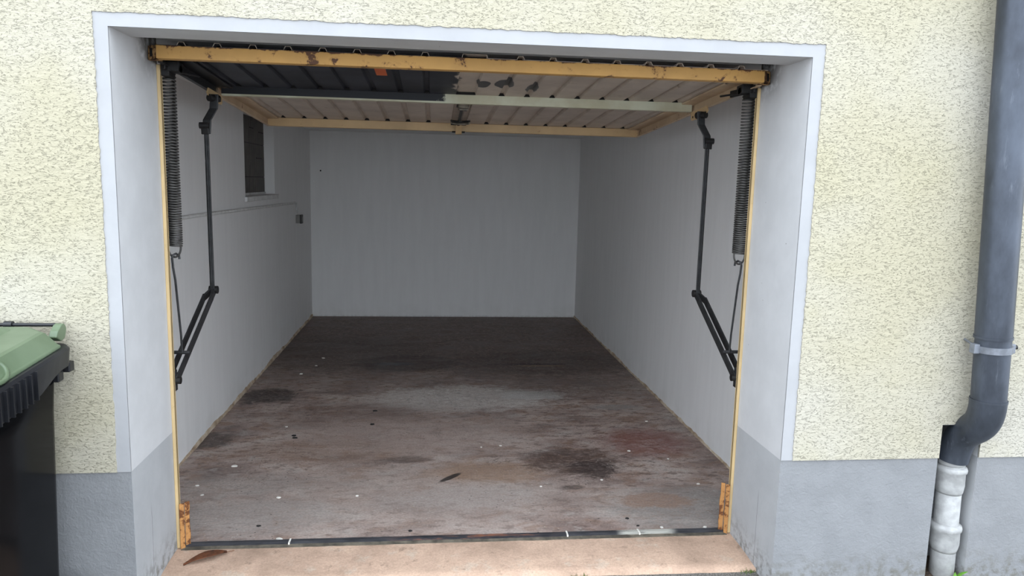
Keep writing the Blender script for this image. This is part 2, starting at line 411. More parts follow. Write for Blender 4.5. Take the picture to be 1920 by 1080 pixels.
# front wall as full-thickness masonry blocks around the opening and the pipe niche
def wall_front():
    b = MB()
    def blk(x0, x1, z0, z1, y0=0.0, y1=D1, lo=False):
        vs = [(x, y, z) for z in (z0, z1) for y in (y0, y1) for x in (x0, x1)]
        fs = [(0, 2, 3, 1), (4, 5, 7, 6), (0, 1, 5, 4), (2, 6, 7, 3), (0, 4, 6, 2), (1, 3, 7, 5)]
        for i, f in enumerate(fs):
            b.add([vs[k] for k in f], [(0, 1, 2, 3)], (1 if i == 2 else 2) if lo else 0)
    blk(-4.5, 0, GZ - .2, HP, lo=True); blk(-4.5, 0, HP, 5.2)
    blk(0, W, ZT, 5.2, 0, .19); blk(0, W, ZT + .06, 5.2, .19, D1)
    blk(W, NX0, GZ - .2, HP, lo=True); blk(W, 7, NZ, 5.2); blk(W, NX0, HP, NZ)
    blk(NX1, 7, GZ - .2, HP, lo=True); blk(NX1, 7, HP, NZ)
    blk(NX0, NX1, GZ - .2, NZ, ND, D1, lo=True)
    return b.obj('wall_front', ['white_paint_light_lift', 'plinth_rough', 'plinth_smooth_light_lift'])
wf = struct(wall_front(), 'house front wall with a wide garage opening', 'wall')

def ragged(n, amp, f=1.0):
    out = []; v = 0
    for i in range(n + 1):
        v = .55 * v + random.uniform(-1, 1) * amp; out.append(v)
    return out
def coat():
    """the thick cream render: slabs with an uneven edge towards the white band and the plinth"""
    yf = -.007
    def slab(edge, far):
        n = len(edge); b = MB()
        vs = [(x, yf, z) for x, z in edge] + [(x, yf, z) for x, z in far] + [(x, .002, z) for x, z in edge]
        fs = []
        for i in range(n - 1):
            fs.append((i, i + 1, n + i + 1, n + i)); fs.append((2 * n + i, 2 * n + i + 1, i + 1, i))
        return vs, fs
    b = MB()
    zt, xl, xr = ZT + TW, -TW, W + TW
    n = 420; r = ragged(n, .0016)
    e = [(xl + (xr - xl) * i / n, zt + r[i]) for i in range(n + 1)]
    b.add(*slab(e, [(x, 5.2) for x, z in e]))
    n = 260; r = ragged(n, .0016)
    e = [(xl + r[i], HP + (zt - HP) * i / n) for i in range(n + 1)]
    b.add(*slab(e, [(-4.5, z) for x, z in e])); b.add([(-4.5, yf, zt), (xl, yf, zt), (xl, yf, 5.2), (-4.5, yf, 5.2)], [(0, 1, 2, 3)])
    r = ragged(n, .0016)
    e = [(xr + r[i], HP + (zt - HP) * i / n) for i in range(n + 1)]
    e2 = [p for p in e if p[1] >= NZ]; e1 = [p for p in e if p[1] <= NZ]
    b.add(*slab(e2, [(7, z) for x, z in e2])); b.add(*slab(e1 + [e2[0]], [(NX0, z) for x, z in e1 + [e2[0]]]))
    b.add([(xr, yf, zt), (7, yf, zt), (7, yf, 5.2), (xr, yf, 5.2)], [(0, 1, 2, 3)])
    z0 = e2[0][1]
    b.add([(NX1, yf, HP), (7, yf, HP), (7, yf, z0), (NX1, yf, z0)], [(0, 1, 2, 3)])
    # lower lips
    for x0, x1 in ((-4.5, xl), (xr, NX0), (NX1, 7)): b.add([(x0, yf, HP), (x1, yf, HP), (x1, .002, HP), (x0, .002, HP)], [(0, 1, 2, 3)])
    b.add([(NX0, yf, z0), (NX1, yf, z0), (NX1, .002, z0), (NX0, .002, z0)], [(0, 1, 2, 3)])
    for x in (NX0, NX1): b.add([(x, yf, HP), (x, .002, HP), (x, .002, z0), (x, yf, z0)], [(0, 1, 2, 3)])
    me = b.mesh('render_coat', 'cream_render')
    o = link('render_coat', me, wf)
    o['label'] = 'rough cream render'
    return o
coat()
b = MB()
b.box(-TW - .004, 0, -.003, .002, HP, ZT + TW + .004); b.box(W, W + TW + .004, -.003, .002, HP, ZT + TW + .004); b.box(0, W, -.003, .002, ZT, ZT + TW + .004)
struct(b.obj('trim_1', 'white_paint_light_cut'), 'smooth white painted band around the garage opening', 'trim')

struct(MB().box(XL - .3, XR + .3, D1, YB + .3, ZC, ZC + .2).obj('ceiling', 'inner_wall_paint'), 'white painted garage ceiling', 'ceiling')
struct(MB().box(XL - .3, XR + .3, YB, YB + .2, -.2, ZC).obj('wall_back', 'inner_wall_paint'), 'white painted back wall of the garage', 'wall')
struct(MB().box(XR, XR + .2, D1, YB, -.2, ZC).obj('wall_right', 'inner_wall_paint'), 'white painted garage wall on the right', 'wall')
# left wall with the window niche
WY0, WY1, WZ0, WZ1, WD = 3.02, 4.06, 1.455, 2.09, .075
b = MB()
for x in ((D1, WY0, -.2, ZC), (WY1, YB, -.2, ZC), (WY0, WY1, -.2, WZ0), (WY0, WY1, WZ1, ZC)):
    b.box(XL - .2, XL, *x)
b.box(XL - .2, XL - WD - .05, WY0, WY1, WZ0, WZ1)
struct(b.obj('wall_left', 'inner_wall_paint'), 'white painted garage wall with a small niche window', 'wall')

# bare plaster feet of the side walls
def foot(name, x, sgn, h, label):
    n = 130; b = MB(); r = ragged(n, .006)
    pts = [(D1 + (YB - D1) * i / n, max(.004, h * (.55 + .45 * math.sin(i * .21) * math.sin(i * .047 + 1)) + r[i])) for i in range(n + 1)]
    vs = []
    for (y, z), d in zip(pts, ragged(n, .002)):
        t = .012 + d
        vs += [(x, y, -.01), (x + sgn * t, y, -.01), (x + sgn * t * .7, y, z), (x, y, z + .004)]
    fs = []
    for i in range(n):
        for k in range(4): fs.append((i * 4 + k, i * 4 + (k + 1) % 4, i * 4 + 4 + (k + 1) % 4, i * 4 + 4 + k))
    b.add(vs, fs); struct(b.obj(name, 'bare_plaster_foot'), label, 'baseboard')
foot('baseboard_left', XL, 1, .032, 'crumbling bare plaster strip along the foot of the left wall')
foot('baseboard_right', XR, -1, .018, 'thin bare plaster strip along the foot of the right wall')
struct(MB().box(XL + .01, XR - .01, YB - .006, YB + .01, -.01, .016).obj('baseboard_back', 'conduit_paint'), 'thin white strip along the foot of the back wall', 'baseboard')

# ramp strip in front of the door
def ramp():
    n = 60; rows = 6; b = MB(); vs = []
    rg = ragged(n, .003)
    for j in range(rows + 1):
        for i in range(n + 1):
            x = W * i / n; t = j / rows
            yy = .437 + (.172 - .012 * x + rg[i] - .437) * t
            vs.append((x, yy, -.004 - .018 * t * t + random.uniform(-.0012, .0012)))
    for i in range(n + 1): vs.append((W * i / n, .165 - .012 * W * i / n + rg[i], -.08))
    fs = [(j * (n + 1) + i, j * (n + 1) + i + 1, (j + 1) * (n + 1) + i + 1, (j + 1) * (n + 1) + i) for j in range(rows + 1) for i in range(n)]
    b.add(vs, fs, 0, True)
    return b.obj('threshold_ramp', 'ramp_concrete')
struct(ramp(), 'sandy concrete ramp strip in front of the garage door', 'ramp')

# ------------------------------------------------------------------ niche window in the left wall
win = struct(empty('window_1', (XL - WD, (WY0 + WY1) / 2, WZ0)), 'dark small window in the niche of the left wall', 'window')
xw = XL - WD
rows = [(1.475, 1.600), (1.606, 1.872), (1.878, 2.09)]
for z0, z1 in rows:
    for y0, y1 in ((WY0, 3.525), (3.53, WY1)):
        MB().box(xw - .035, xw - .012, y0, y1, z0, z1).obj('pane', 'ribbed_dark_pane', win)
for z in (1.603, 1.875): MB().box(xw - .04, xw - .016, WY0, WY1, z - .006, z + .006).obj('glazing_joint', 'pane_joint', win)
for y, z, l in ((3.86, 1.76, .2), (3.62, 2.0, .14), (3.95, 1.98, .16)): MB().box(xw - .02, xw - .009, y - l / 2, y + l / 2, z - .004, z + .004).obj('vent_slit', 'pane_joint', win)
fr = MB()
fr.box(xw - .04, xw - .004, WY0, WY1, WZ0, 1.475)
fr.obj('window_frame', 'window_frame_paint', win)
sl = MB().box(xw - .02, XL + .018, WY0 - .02, WY1 + .1, WZ0 - .038, WZ0 - .001).obj('window_sill', 'window_frame_paint', win, .004)
at(win)

# painted-over conduit and switch box
cb = MB().tube([(XL + .0115, .6, 1.378), (XL + .0115, 2.4, 1.368), (XL + .0115, 4.98, 1.352)], .011, 8)
cb.tube([(XL + .008, 5.03, 1.335), (XL + .008, 5.055, 1.23)], .007, 8)
cb.tube([(XL + .009, 4.97, 1.352), (XL + .009, 5.02, 1.348), (XL + .009, 5.03, 1.33)], .009, 8)
tag(cb.obj('cable_conduit', 'conduit_paint'), 'white overpainted cable conduit running along the left wall below the window', 'conduit')
sw = tag(empty('switch_box', (XL, 5.1, 1.19)), 'small grey surface switch box on the left wall at the conduit end', 'switch')
MB().box(XL, XL + .045, 5.03, 5.12, 1.14, 1.225).obj('housing', 'switch_plastic', sw, .004)
MB().box(XL + .040, XL + .060, 5.028, 5.122, 1.137, 1.228).obj('cover', 'switch_dark', sw, .004)
MB().box(XL + .058, XL + .064, 5.05, 5.10, 1.155, 1.205).obj('rocker', 'switch_plastic', sw, .002)
at(sw)
tag(MB().tube([(-.189, YB - .002, 1.688), (-.189, YB + .01, 1.688)], .009, 10).obj('wall_plug', 'dark_hole'), 'tiny dark plug hole in the back wall', 'wall plug')

# ------------------------------------------------------------------ steel door frame and sill
fr = tag(empty('door_frame', (W / 2, D1, 0)), 'narrow beige painted steel frame lining the garage opening', 'door frame')
for x0, x1, s in ((0.0, .0165, 1), (W - .0165, W, -1)):
    b = MB(); b.box(x0, x1, D1 - .012, D1 - .004, 0, ZT - .06)
    ix = x1 if s > 0 else x0
    b.box(min(ix, ix - s * .004), max(ix, ix - s * .004), D1 - .012, D1 + .004, 0, ZT - .06)
    b.obj('jamb', 'beige_frame_paint', fr, .0015, 1)
    # rusty foot: a folded angle standing proud of the jamb
    b = MB(); z1 = .205 if s > 0 else .24
    n = 9
    for k, (dx0, dx1, dy) in enumerate(((.018, .034, -.02), (.034, .05, .0))):
        prof = []
        for i in range(n + 1):
            z = z1 * i / n
            prof.append((z, random.uniform(-.002, .002)))
        a0, a1 = (x0 + dx0, x0 + dx1) if s > 0 else (x1 - dx0, x1 - dx1)
        vs = []
        for z, j in prof: vs += [(a0, D1 + dy, z), (a1 + j, D1 + dy + .008, z), (a1 + j, D1 + dy + .013, z), (a0, D1 + dy + .005, z)]
        b.loft([vs[i * 4:i * 4 + 4] for i in range(n + 1)])
    b.obj('rusty_foot', 'rusty_orange', fr)
at(fr)

sill = tag(empty('door_sill', (W / 2, D1, 0)), 'black worn steel sill strip across the garage threshold', 'door sill')
n = 50; vs = []; rz = ragged(n, .0012)
for i in range(n + 1):
    x = .03 + (W - .06) * i / n
    vs.append([(x, D1 - .008, -.01), (x, D1 - .008 + rz[i], .006), (x, D1 + .006, .009 + rz[i]), (x, D1 + .026 + rz[i], .009), (x, D1 + .034, .003), (x, D1 + .034, -.01)])
MB().loft(vs).obj('strip', 'sill_worn', sill)
MB().prism([(D1 - .024, -.012), (D1 - .024, -.001), (D1 - .006, .004), (D1 - .006, -.012)], 0, .02, W - .02).obj('mortar_edge', 'niche_dirt', sill)
for x in (.47, 1.72, 2.06): MB().box(x, x + .007, D1 - .012, D1 + .03, .0, .0115).obj('paint_drip', 'paint_chip', sill)
at(sill)

# ------------------------------------------------------------------ garage door leaf, swung up under the ceiling
TH = math.atan2(.11, 1.96)
door = tag(empty('garage_door', (0, .31, 2.095), (-TH, 0, 0)), 'rusty yellow corrugated up-and-over garage door swung open under the lintel', 'garage door')
LEN = 1.97; DX0, DX1 = .03, W - .03
ribs = [.137 + .1317 * i for i in range(8)] + [1.4385 + .1310 * i for i in range(8)]
RW, RT, RH, TS = .017, .010, .0145, .0016
def hat(hw, tw, h):
    return [(-hw, 0), (-tw, h), (tw, h), (hw, 0), (hw - TS, 0), (tw - TS, h - TS), (-tw + TS, h - TS), (-hw + TS, 0)]
def hat_mesh(name, hw, tw, h, y0, y1):
    b = MB(); p = hat(hw, tw, h)
    n = len(p); vs = [(x, y0, z) for x, z in p] + [(x, y1, z) for x, z in p]
    fs = [(k, (k + 1) % n, n + (k + 1) % n, n + k) for k in range(n)]
    b.add(vs, fs, 0)
    for k in range(0, 3): b.add([vs[i] for i in (k, k + 1, n - 2 - k, n - 1 - k)], [(0, 1, 2, 3)], 1)
    return b.mesh(name, ['door_sheet_paint', 'sheet_edge'])
rib_me = hat_mesh('rib', RW, RT, RH, -.004, LEN)
for x in ribs:
    o = link('rib', rib_me, door); o.location = (x, 0, 0)
link('wide_rib', hat_mesh('wide_rib', .052, .048, .0145, -.004, LEN), door).location = (1.255, 0, 0)
edges = [DX0] + sorted([x + s * RW for x in ribs for s in (-1, 1)] + [1.255 - .052, 1.255 + .052]) + [DX1]
for i in range(0, len(edges), 2):
    MB().box(edges[i] - .0008, edges[i + 1] + .0008, -.002, LEN, 0, TS).obj('sheet_panel', 'door_sheet_paint', door)
# bottom rail (now the leading edge): folded channel
bt = MB()
bt.prism([(-.006, -.050), (-.006, -.001), (-.002, -.001), (-.002, -.046), (.030, -.046), (.030, -.050)], 0, .045, W - .045)
br = bt.obj('leading_rail', 'yellow_door_paint', door, .0015, 1)
for x0, s in ((.004, 1), (W - .004, -1)):
    b = MB(); w_ = .046
    def xx(t): return x0 + s * t
    # angled end cap with its open hollow
    oy, oz0, oz1 = .030, -.050, .002
    P = lambda t, z: (xx(t), .030 - .036 * t / w_, z)
    b.add([P(0, oz0), P(w_, oz0), P(w_, oz0 + .010), P(0, oz0 + .010)], [(0, 1, 2, 3)])
    b.add([P(0, oz1 - .010), P(w_, oz1 - .010), P(w_, oz1), P(0, oz1)], [(0, 1, 2, 3)])
    b.add([P(0, oz0), P(.008, oz0), P(.008, oz1), P(0, oz1)], [(0, 1, 2, 3)])
    b.add([P(.022, oz0), P(w_, oz0), P(w_, oz1), P(.022, oz1)], [(0, 1, 2, 3)])
    b.box(min(xx(0), xx(w_)), max(xx(0), xx(w_)), .03, .05, oz0, oz1)
    o = b.obj('rail_end', 'rusty_end', door)
    MB().add([(xx(.004), .029, oz0), (xx(.03), .022, oz0), (xx(.03), .022, oz1), (xx(.004), .029, oz1)], [(0, 1, 2, 3)]).obj('hollow', 'dark_hole', o)
# other rails
MB().prism([(.845, -.045), (.845, 0), (.849, 0), (.849, -.041), (.872, -.041), (.872, -.045)], 0, .05, W - .05).obj('middle_rail', 'mid_rail_paint', door)
MB().prism([(1.935, -.053), (1.935, -.001), (1.97, -.001), (1.97, -.053)], 0, DX0, DX1).obj('rear_rail', 'tan_rail_paint', door, .002, 1)
plug = MB().prism([(-RW + .001, -.001), (-RT, RH - .002), (RT, RH - .002), (RW - .001, -.001)], 1, 0, .004).mesh('rib_shade_plug', 'dark_hole')  # dark plugs fill the hollow ribs, standing in for the shade inside
for x in ribs:
    for y in (.035, .838, 1.928):
        o = link('rib_shade_plug', plug, door); o.location = (x, y, 0)
for y in (.035, .838, 1.926): MB().box(1.205, 1.305, y, y + .004, -.001, .0125).obj('rib_shade_plug', 'dark_hole', door)
for x0, x1, f0, f1 in ((DX0, DX0 + .006, DX0, DX0 + .075), (DX1 - .006, DX1, DX1 - .075, DX1)):
    b = MB(); b.box(x0, x1, .05, 1.965, -.055, 0); b.box(f0, f1, .05, 1.935, -.010, -.001)
    b.box(min(x0, x0 + .02 if x0 < 1 else x0 - .014), max(x1, x1 - .02 if x0 > 1 else x1 + .014), .05, 1.935, -.055, -.051)
    b.obj('side_rail', 'side_rail_paint', door, .0015, 1)
# gusset tabs carrying the lift arms
for x, s in ((.052, 1), (W - .052, -1)):
    o = MB().prism([(.62, -.048), (.60, -.075), (.66, -.098), (.83, -.094), (.845, -.085), (.84, -.048)], 0, x - .003, x + .003).obj('gusset', 'tan_rail_paint', door, .001, 1)
    MB().tube([(x + s * .0035, .81, -.078), (x + s * .0045, .81, -.078)], .006, 10).obj('bolt_hole', 'dark_hole', o)
# greasy guide brackets at the frame head
for x, s in ((.035, 1), (W - .035, -1)):
    b = MB(); b.bar((x, .10, -.055), (x + s * .035, .28, -.052), .03, .012)
    b.box(min(x - s * .012, x + s * .05), max(x - s * .012, x + s * .05), .12, .18, -.072, -.034)
    b.box(min(x - s * .02, x + s * .012), max(x - s * .02, x + s * .012), .125, .20, -.090, -.040)
    b.tube([(x + s * .02, .12, -.068), (x + s * .075, .30, -.058)], .005, 8)
    b.tube([(x - s * .02, .15, -.06), (x + s * .05, .15, -.06)], .016, 12)
    b.obj('guide_bracket', 'dark_grease', door, .003, 1)
# lock on the wide rib
lk = MB().box(1.222, 1.292, 1.10, 1.30, .004, .008).obj('lock_plate', 'dark_grease', door)
b = MB(); b.box(1.228, 1.288, 1.13, 1.15, -.022, .004); b.box(1.228, 1.288, 1.22, 1.235, -.022, .004); b.box(1.228, 1.238, 1.13, 1.235, -.022, .004)
b.obj('lock_case', 'worn_steel', lk, .002)
MB().box(1.240, 1.284, 1.155, 1.215, -.014, .004).obj('lock_core', 'dark_grease', lk, .002)
MB().box(1.268, 1.282, 1.235, 1.33, -.012, -.002).obj('lock_arm', 'black_steel', lk, .002)
MB().bar((1.250, 1.23, -.010), (1.252, 1.88, -.022), .010, .016, (0, 0, 1)).obj('bolt_bar', 'dark_grease', door, .002)
MB().bar((1.264, 1.23, -.008), (1.264, 1.70, -.016), .008, .008, (0, 0, 1)).obj('guide_rod', 'worn_steel', door)
cr = []
for i in range(13):
    a = PI * (.08 + .84 * i / 12); cr.append((1.258 - .058 * math.cos(a), 1.66 + .055 * math.sin(a), -.034))
MB().tube(cr, .006, 8).obj('turn_handle', 'worn_steel', door)
MB().tube([(x, y - .012, z + .012) for x, y, z in cr], .007, 8).obj('handle_backing', 'dark_grease', door)
MB().prism([(1.86, -.030), (1.86, -.022), (1.925, -.048), (1.925, -.066), (1.985, -.062), (1.985, -.068), (1.92, -.072)], 0, 1.236, 1.276).obj('latch_tongue', 'tan_rail_paint', door)
MB().box(1.205, 1.305, 1.925, 1.9362, -.014, -.001).obj('latch_slot', 'dark_hole', door)
for x in (1.226, 1.286): MB().box(x - .012, x + .012, 1.93, 1.975, -.058, -.0525).obj('latch_stop', 'dark_hole', door)

# ------------------------------------------------------------------ lift arms and springs
def lift_arm(side):
    L = side == 'left'
    def X(v): return v if L else W - v
    s = 1 if L else -1
    t = tag(empty('lift_arm', (X(.04), .45, .74)), 'black steel lift arm hinged to the %s' % ('left side of the door, nearest the window' if L else 'right side of the door, by the bare wall'), 'lift arm', 'lift arms of the garage door')
    yt = .955
    # cranked upper link: flat bar
    pts = [(X(.075), yt - .01, 1.985), (X(.070), yt - .012, 1.92), (X(.044), .925, 1.865), (X(.040), .92, 1.80)]
    b = MB()
    for wd, rng in ((.026, pts),):
        rings = []
        for i, p in enumerate(rng):
            rings.append([(p[0] - .019, p[1] - .004, p[2]), (p[0] + .019, p[1] - .004, p[2]), (p[0] + .019, p[1] + .006, p[2]), (p[0] - .019, p[1] + .006, p[2])])
        b.loft(rings)
    up = b.obj('cranked_link', 'black_steel', t, .003)
    MB().tube([(X(.055), yt - .03, 1.967), (X(.085), yt + .02, 1.967)], .017, 12).obj('pivot_bolt', 'dark_grease', up)
    b = MB(); b.bar((X(.036), .913, 1.853), (X(.038), .914, 1.798), .036, .014, (1, 0, 0)); b.tube([(X(.012), .913, 1.838), (X(.056), .915, 1.838)], .015, 12); b.obj('clevis', 'dark_grease', up, .004)
    b = MB(); b.bar((X(.040), .92, 1.83), (X(.040), .93, 1.045), .020, .012, (1, 0, 0)); b.bar((X(.040), .918, 1.80), (X(.040), .928, 1.08), .006, .022, (1, 0, 0))
    b.obj('rod', 'black_steel', t, .002)
    # twin lever bars down to the frame
    for dx, nm in ((.020, 'lever_bar'), (-.016, 'lever_bar')):
        p0 = Vector((X(dx), .455, .745)); p1 = Vector((X(dx + .026), .90, 1.035)); d = (p1 - p0)
        q = Vector((X(.042 + (dx - .002) * .3), .945, 1.062))
        b = MB(); b.bar(p0, p1, .040, .007, (0, -.55, .84)); b.bar(p1 - d * .02, q, .034, .009, (0, -.55, .84))
        b.obj(nm, 'black_steel', t, .002)
    MB().tube([(X(.022), .942, 1.062), (X(.062), .942, 1.062)], .019, 14).obj('joint_pin', 'dark_grease', t)
    MB().tube([(X(-.02), .525, .795 + .055), (X(.055), .525, .795 + .005 + .05)], .008, 10).obj('cross_pin', 'black_steel', t)
    MB().tube([(X(-.02), .455, .745), (X(.036), .455, .745)], .016, 12).obj('frame_pivot', 'dark_grease', t)
    MB().box(min(X(-.02), X(.018)), max(X(-.02), X(.018)), .44, .47, .70, .79).obj('frame_bracket', 'black_steel', t, .003)
    at(t)
def spring(side):
    L = side == 'left'
    def X(v): return v if L else W - v
    t = tag(empty('tension_spring', (X(.02), .50, .86)), 'long dark steel coil spring hanging beside the %s' % ('left jamb, on the window side' if L else 'right jamb, opposite the window'), 'spring', 'tension springs of the garage door')
    top, bot = Vector((X(.018), .505, 2.03)), Vector((X(.024), .492, 1.315))
    turns, n = 62, 14; R = .0262; pts = []
    for i in range(turns * n + 1):
        u = i / (turns * n); a = 2 * PI * i / n
        uu = u ** .88 * .0 + (u * 1.22 - .22 * u * u)     # coils open a little towards the top
        c = top.lerp(bot, uu)
        pts.append(c + Vector((math.cos(a) * R, math.sin(a) * R, 0)))
    MB().tube(pts, .0041, 6).obj('coil', 'spring_steel', t)
    pl = []
    for i in range(15):
        a = PI * (-.05 + 1.1 * i / 14); pl.append((X(.020) + R * math.cos(a) * 1.0, .49, 1.312 - .045 * math.sin(a)))
    MB().tube(pl, .0042, 8).obj('end_loop', 'spring_steel', t)
    hk = [(X(.014), .476, 1.262), (X(.018), .474, 1.277), (X(.026), .488, 1.282), (X(.034), .500, 1.272), (X(.036), .498, 1.258)]
    st = [(X(.024), .520, .85), (X(.024), .515, .93), (X(.020), .485, 1.17), (X(.016), .476, 1.225)] + hk
    MB().tube(st, .0048, 8).obj('pull_rod', 'black_steel', t)
    MB().tube([(X(.010), .505, 2.028), (X(.016), .505, 2.05), (X(.02), .505, 2.075)], .006, 8).obj('top_hook', 'spring_steel', t)
    at(t)
for sd in ('left', 'right'): lift_arm(sd); spring(sd)

# ------------------------------------------------------------------ drainpipe
dp = tag(empty('downpipe', (3.29, -.09, .5)), 'weathered grey zinc downpipe with a bent foot on the house front', 'downpipe')
R0 = .064
def bez(p0, p1, p2, p3, n):
    return [tuple(p0[k] * (1 - t) ** 3 + 3 * p1[k] * t * (1 - t) ** 2 + 3 * p2[k] * t * t * (1 - t) + p3[k] * t ** 3 for k in range(3)) for t in [i / n for i in range(n + 1)]]
MB().tube([(3.16, -.10, 5.2), (3.215, -.10, 2.4), (3.282, -.10, 1.06)], R0 * 1.02, 32).obj('upper_pipe', 'zinc', dp)
MB().tube([(3.281, -.10, 1.09), (3.284, -.10, 1.02), (3.294, -.10, .78)], [R0 * .98, R0 * .99, R0 * .98], 32).obj('lower_pipe', 'zinc', dp)
MB().tube([(3.2814, -.10, 1.062), (3.2818, -.10, 1.052)], [R0 * 1.06, R0 * 1.06], 32).obj('seam', 'zinc', dp)
el = bez((3.293, -.10, .80), (3.298, -.10, .62), (3.292, .03, .70), (3.283, .045, .50), 18)
MB().tube(el, [R0 * (1.03 - .09 * i / 18) for i in range(19)], 32).obj('elbow', 'zinc', dp)
MB().tube([(3.2935, -.10, .806), (3.2937, -.10, .797)], R0 * 1.045, 32).obj('joint_ring', 'zinc', dp)
cl = MB().tube([(3.284, -.10, 1.024), (3.285, -.10, .998)], R0 * 1.07, 32).obj('clamp', 'zinc_clamp', dp)
for x in (3.284 - R0 * 1.18, 3.284 + R0 * 1.18): MB().box(x - .012, x + .012, -.115, -.085, .992, 1.030).obj('clamp_ear', 'zinc_clamp', cl, .003)
MB().tube([(3.284 + R0 * 1.1, -.10, 1.013), (3.284 + R0 * 1.1 + .032, -.10, 1.015)], .009, 8).obj('clamp_bolt', 'black_steel', cl)
MB().tube([(3.284 - R0 * 1.1, -.09, 1.02), (3.238, .0, 1.028)], .005, 8).obj('wall_pin', 'zinc_clamp', cl)
at(dp)
sp = tag(empty('standpipe', (3.283, .045, GZ)), 'light grey painted cast iron standpipe in the wall niche under the zinc elbow', 'pipe')
def lathe(name, prof, mat, par, n=28, c=(3.281, .045), lean=.018):
    rings = [[(c[0] + lean * (.5 - z) + r * math.cos(2 * PI * k / n), c[1] + r * math.sin(2 * PI * k / n), z) for k in range(n)] for r, z in [(r * .94, z) for r, z in prof]]
    return MB().loft(rings, True, 0, True).obj(name, mat, par)
lathe('pipe_body', [(.051, GZ - .05), (.051, .12), (.051, .535)], 'painted_cast_iron', sp)
lathe('socket', [(.052, .355), (.056, .365), (.0595, .39), (.0595, .445), (.065, .452), (.066, .462), (.063, .470), (.054, .474)], 'painted_cast_iron', sp)
lathe('collar', [(.051, .478), (.056, .484), (.056, .508), (.053, .515)], 'painted_cast_iron', sp)
lathe('socket', [(.052, .095), (.056, .108), (.0605, .13), (.0605, .185), (.066, .192), (.067, .203), (.064, .213), (.053, .218)], 'painted_cast_iron', sp)
at(sp)

# soil and weed in the niche
b = MB(); n = 8; vs = []
for j in range(n + 1):
    for i in range(n + 1): vs.append((NX0 + (NX1 - NX0) * i / n, -.01 + (ND + .01) * j / n, GZ + .004 + .022 * j / n + random.uniform(0, .012)))
b.add(vs, [(j * (n + 1) + i, j * (n + 1) + i + 1, (j + 1) * (n + 1) + i + 1, (j + 1) * (n + 1) + i) for j in range(n) for i in range(n)])
o = b.obj('niche_soil', 'soil'); o['kind'] = 'stuff'; tag(o, 'dark soil and litter at the bottom of the pipe niche', 'soil')
def leaf_mesh(b, base, tip, wd, up=(0, 0, 1), curl=.02, n=8):
    base, tip = Vector(base), Vector(tip); d = tip - base; side = d.cross(Vector(up)).normalized(); upv = side.cross(d).normalized()
    vs = []
    for i in range(n + 1):
        t = i / n; wv = wd * (math.sin(PI * min(1, t * .93 + .04)) ** .8) * (.35 + .9 * t if t < .6 else .89)
        c = base + d * t + upv * curl * math.sin(PI * t)
        vs += [c - side * wv + upv * wd * .25, c, c + side * wv + upv * wd * .25]
    fs = []
    for i in range(n):
        fs += [(i * 3, i * 3 + 1, i * 3 + 4, i * 3 + 3), (i * 3 + 1, i * 3 + 2, i * 3 + 5, i * 3 + 4)]
    b.add(vs, fs, 0, True)
def weed(name, loc, leaves, label):
    t = tag(empty(name, loc), label, 'weed', 'weeds at the foot of the wall')
    for tip, wd in leaves:
        b = MB(); leaf_mesh(b, loc, tip, wd, curl=.012); o = b.obj('leaf', 'leaf_green', t)
        m = o.modifiers.new('thick', 'SOLIDIFY'); m.thickness = .0012
    at(t)
weed('weed', (3.305, -.02, GZ + .005), [((3.350, -.035, .030), .013), ((3.335, -.05, .0), .010), ((3.32, .0, .012), .008)], 'small bright green leafy weed right of the standpipe foot')
weed('weed', (3.205, -.03, GZ + .004), [((3.20, -.025, .012), .010), ((3.225, -.05, -.008), .009)], 'tiny dark green weed left of the standpipe foot')
def moss(x, y, z, r, label):
    b = MB()
    for i in range(26):
        a = random.uniform(0, 2 * PI); q = r * math.sqrt(random.random()); px, py = x + q * math.cos(a) * 1.6, y + q * math.sin(a) * .7
        h = random.uniform(.008, .02); dx, dy = random.uniform(-.01, .01), random.uniform(-.01, .01)
        b.add([(px - .0018, py, z), (px + .0018, py, z), (px + dx, py + dy, z + h), (px, py + .0018, z)], [(0, 1, 2), (1, 3, 2), (3, 0, 2)])
    tag(b.obj('moss_tuft', 'moss'), label, 'moss', 'moss tufts along the ramp edge')
moss(1.725, .148, GZ, .022, 'small green moss tuft at the middle of the ramp edge')
moss(2.46, .13, GZ, .026, 'small green moss tuft at the right end of the ramp edge')

# ------------------------------------------------------------------ wheelie bin
bn = tag(empty('wheelie_bin', (-.47, -.40, GZ)), 'dark wheelie bin with a green lid standing against the house front', 'bin')
def rrect(x0, x1, y0, y1, r, z, n=6):
    out = []
    for cx, cy, a0 in ((x1 - r, y1 - r, 0), (x0 + r, y1 - r, 90), (x0 + r, y0 + r, 180), (x1 - r, y0 + r, 270)):
        for i in range(n + 1):
            a = math.radians(a0 + 90 * i / n); X_, Y_ = cx + r * math.cos(a), cy + r * math.sin(a)
            out.append((X_, Y_, z(X_, Y_) if callable(z) else z))
    return out
SL = .085                                   # the rim falls towards the front
def rz_(h): return lambda x, y: h + SL * (y + .06)
rings = [rrect(-.695, -.208, -.66, -.10, .05, .05), rrect(-.698, -.203, -.665, -.098, .055, .20), rrect(-.715, -.187, -.70, -.088, .06, .80), rrect(-.722, -.178, -.715, -.082, .06, rz_(.99))]
MB().loft(rings, True, 0, True).obj('body', 'dark_bin_plastic', bn)
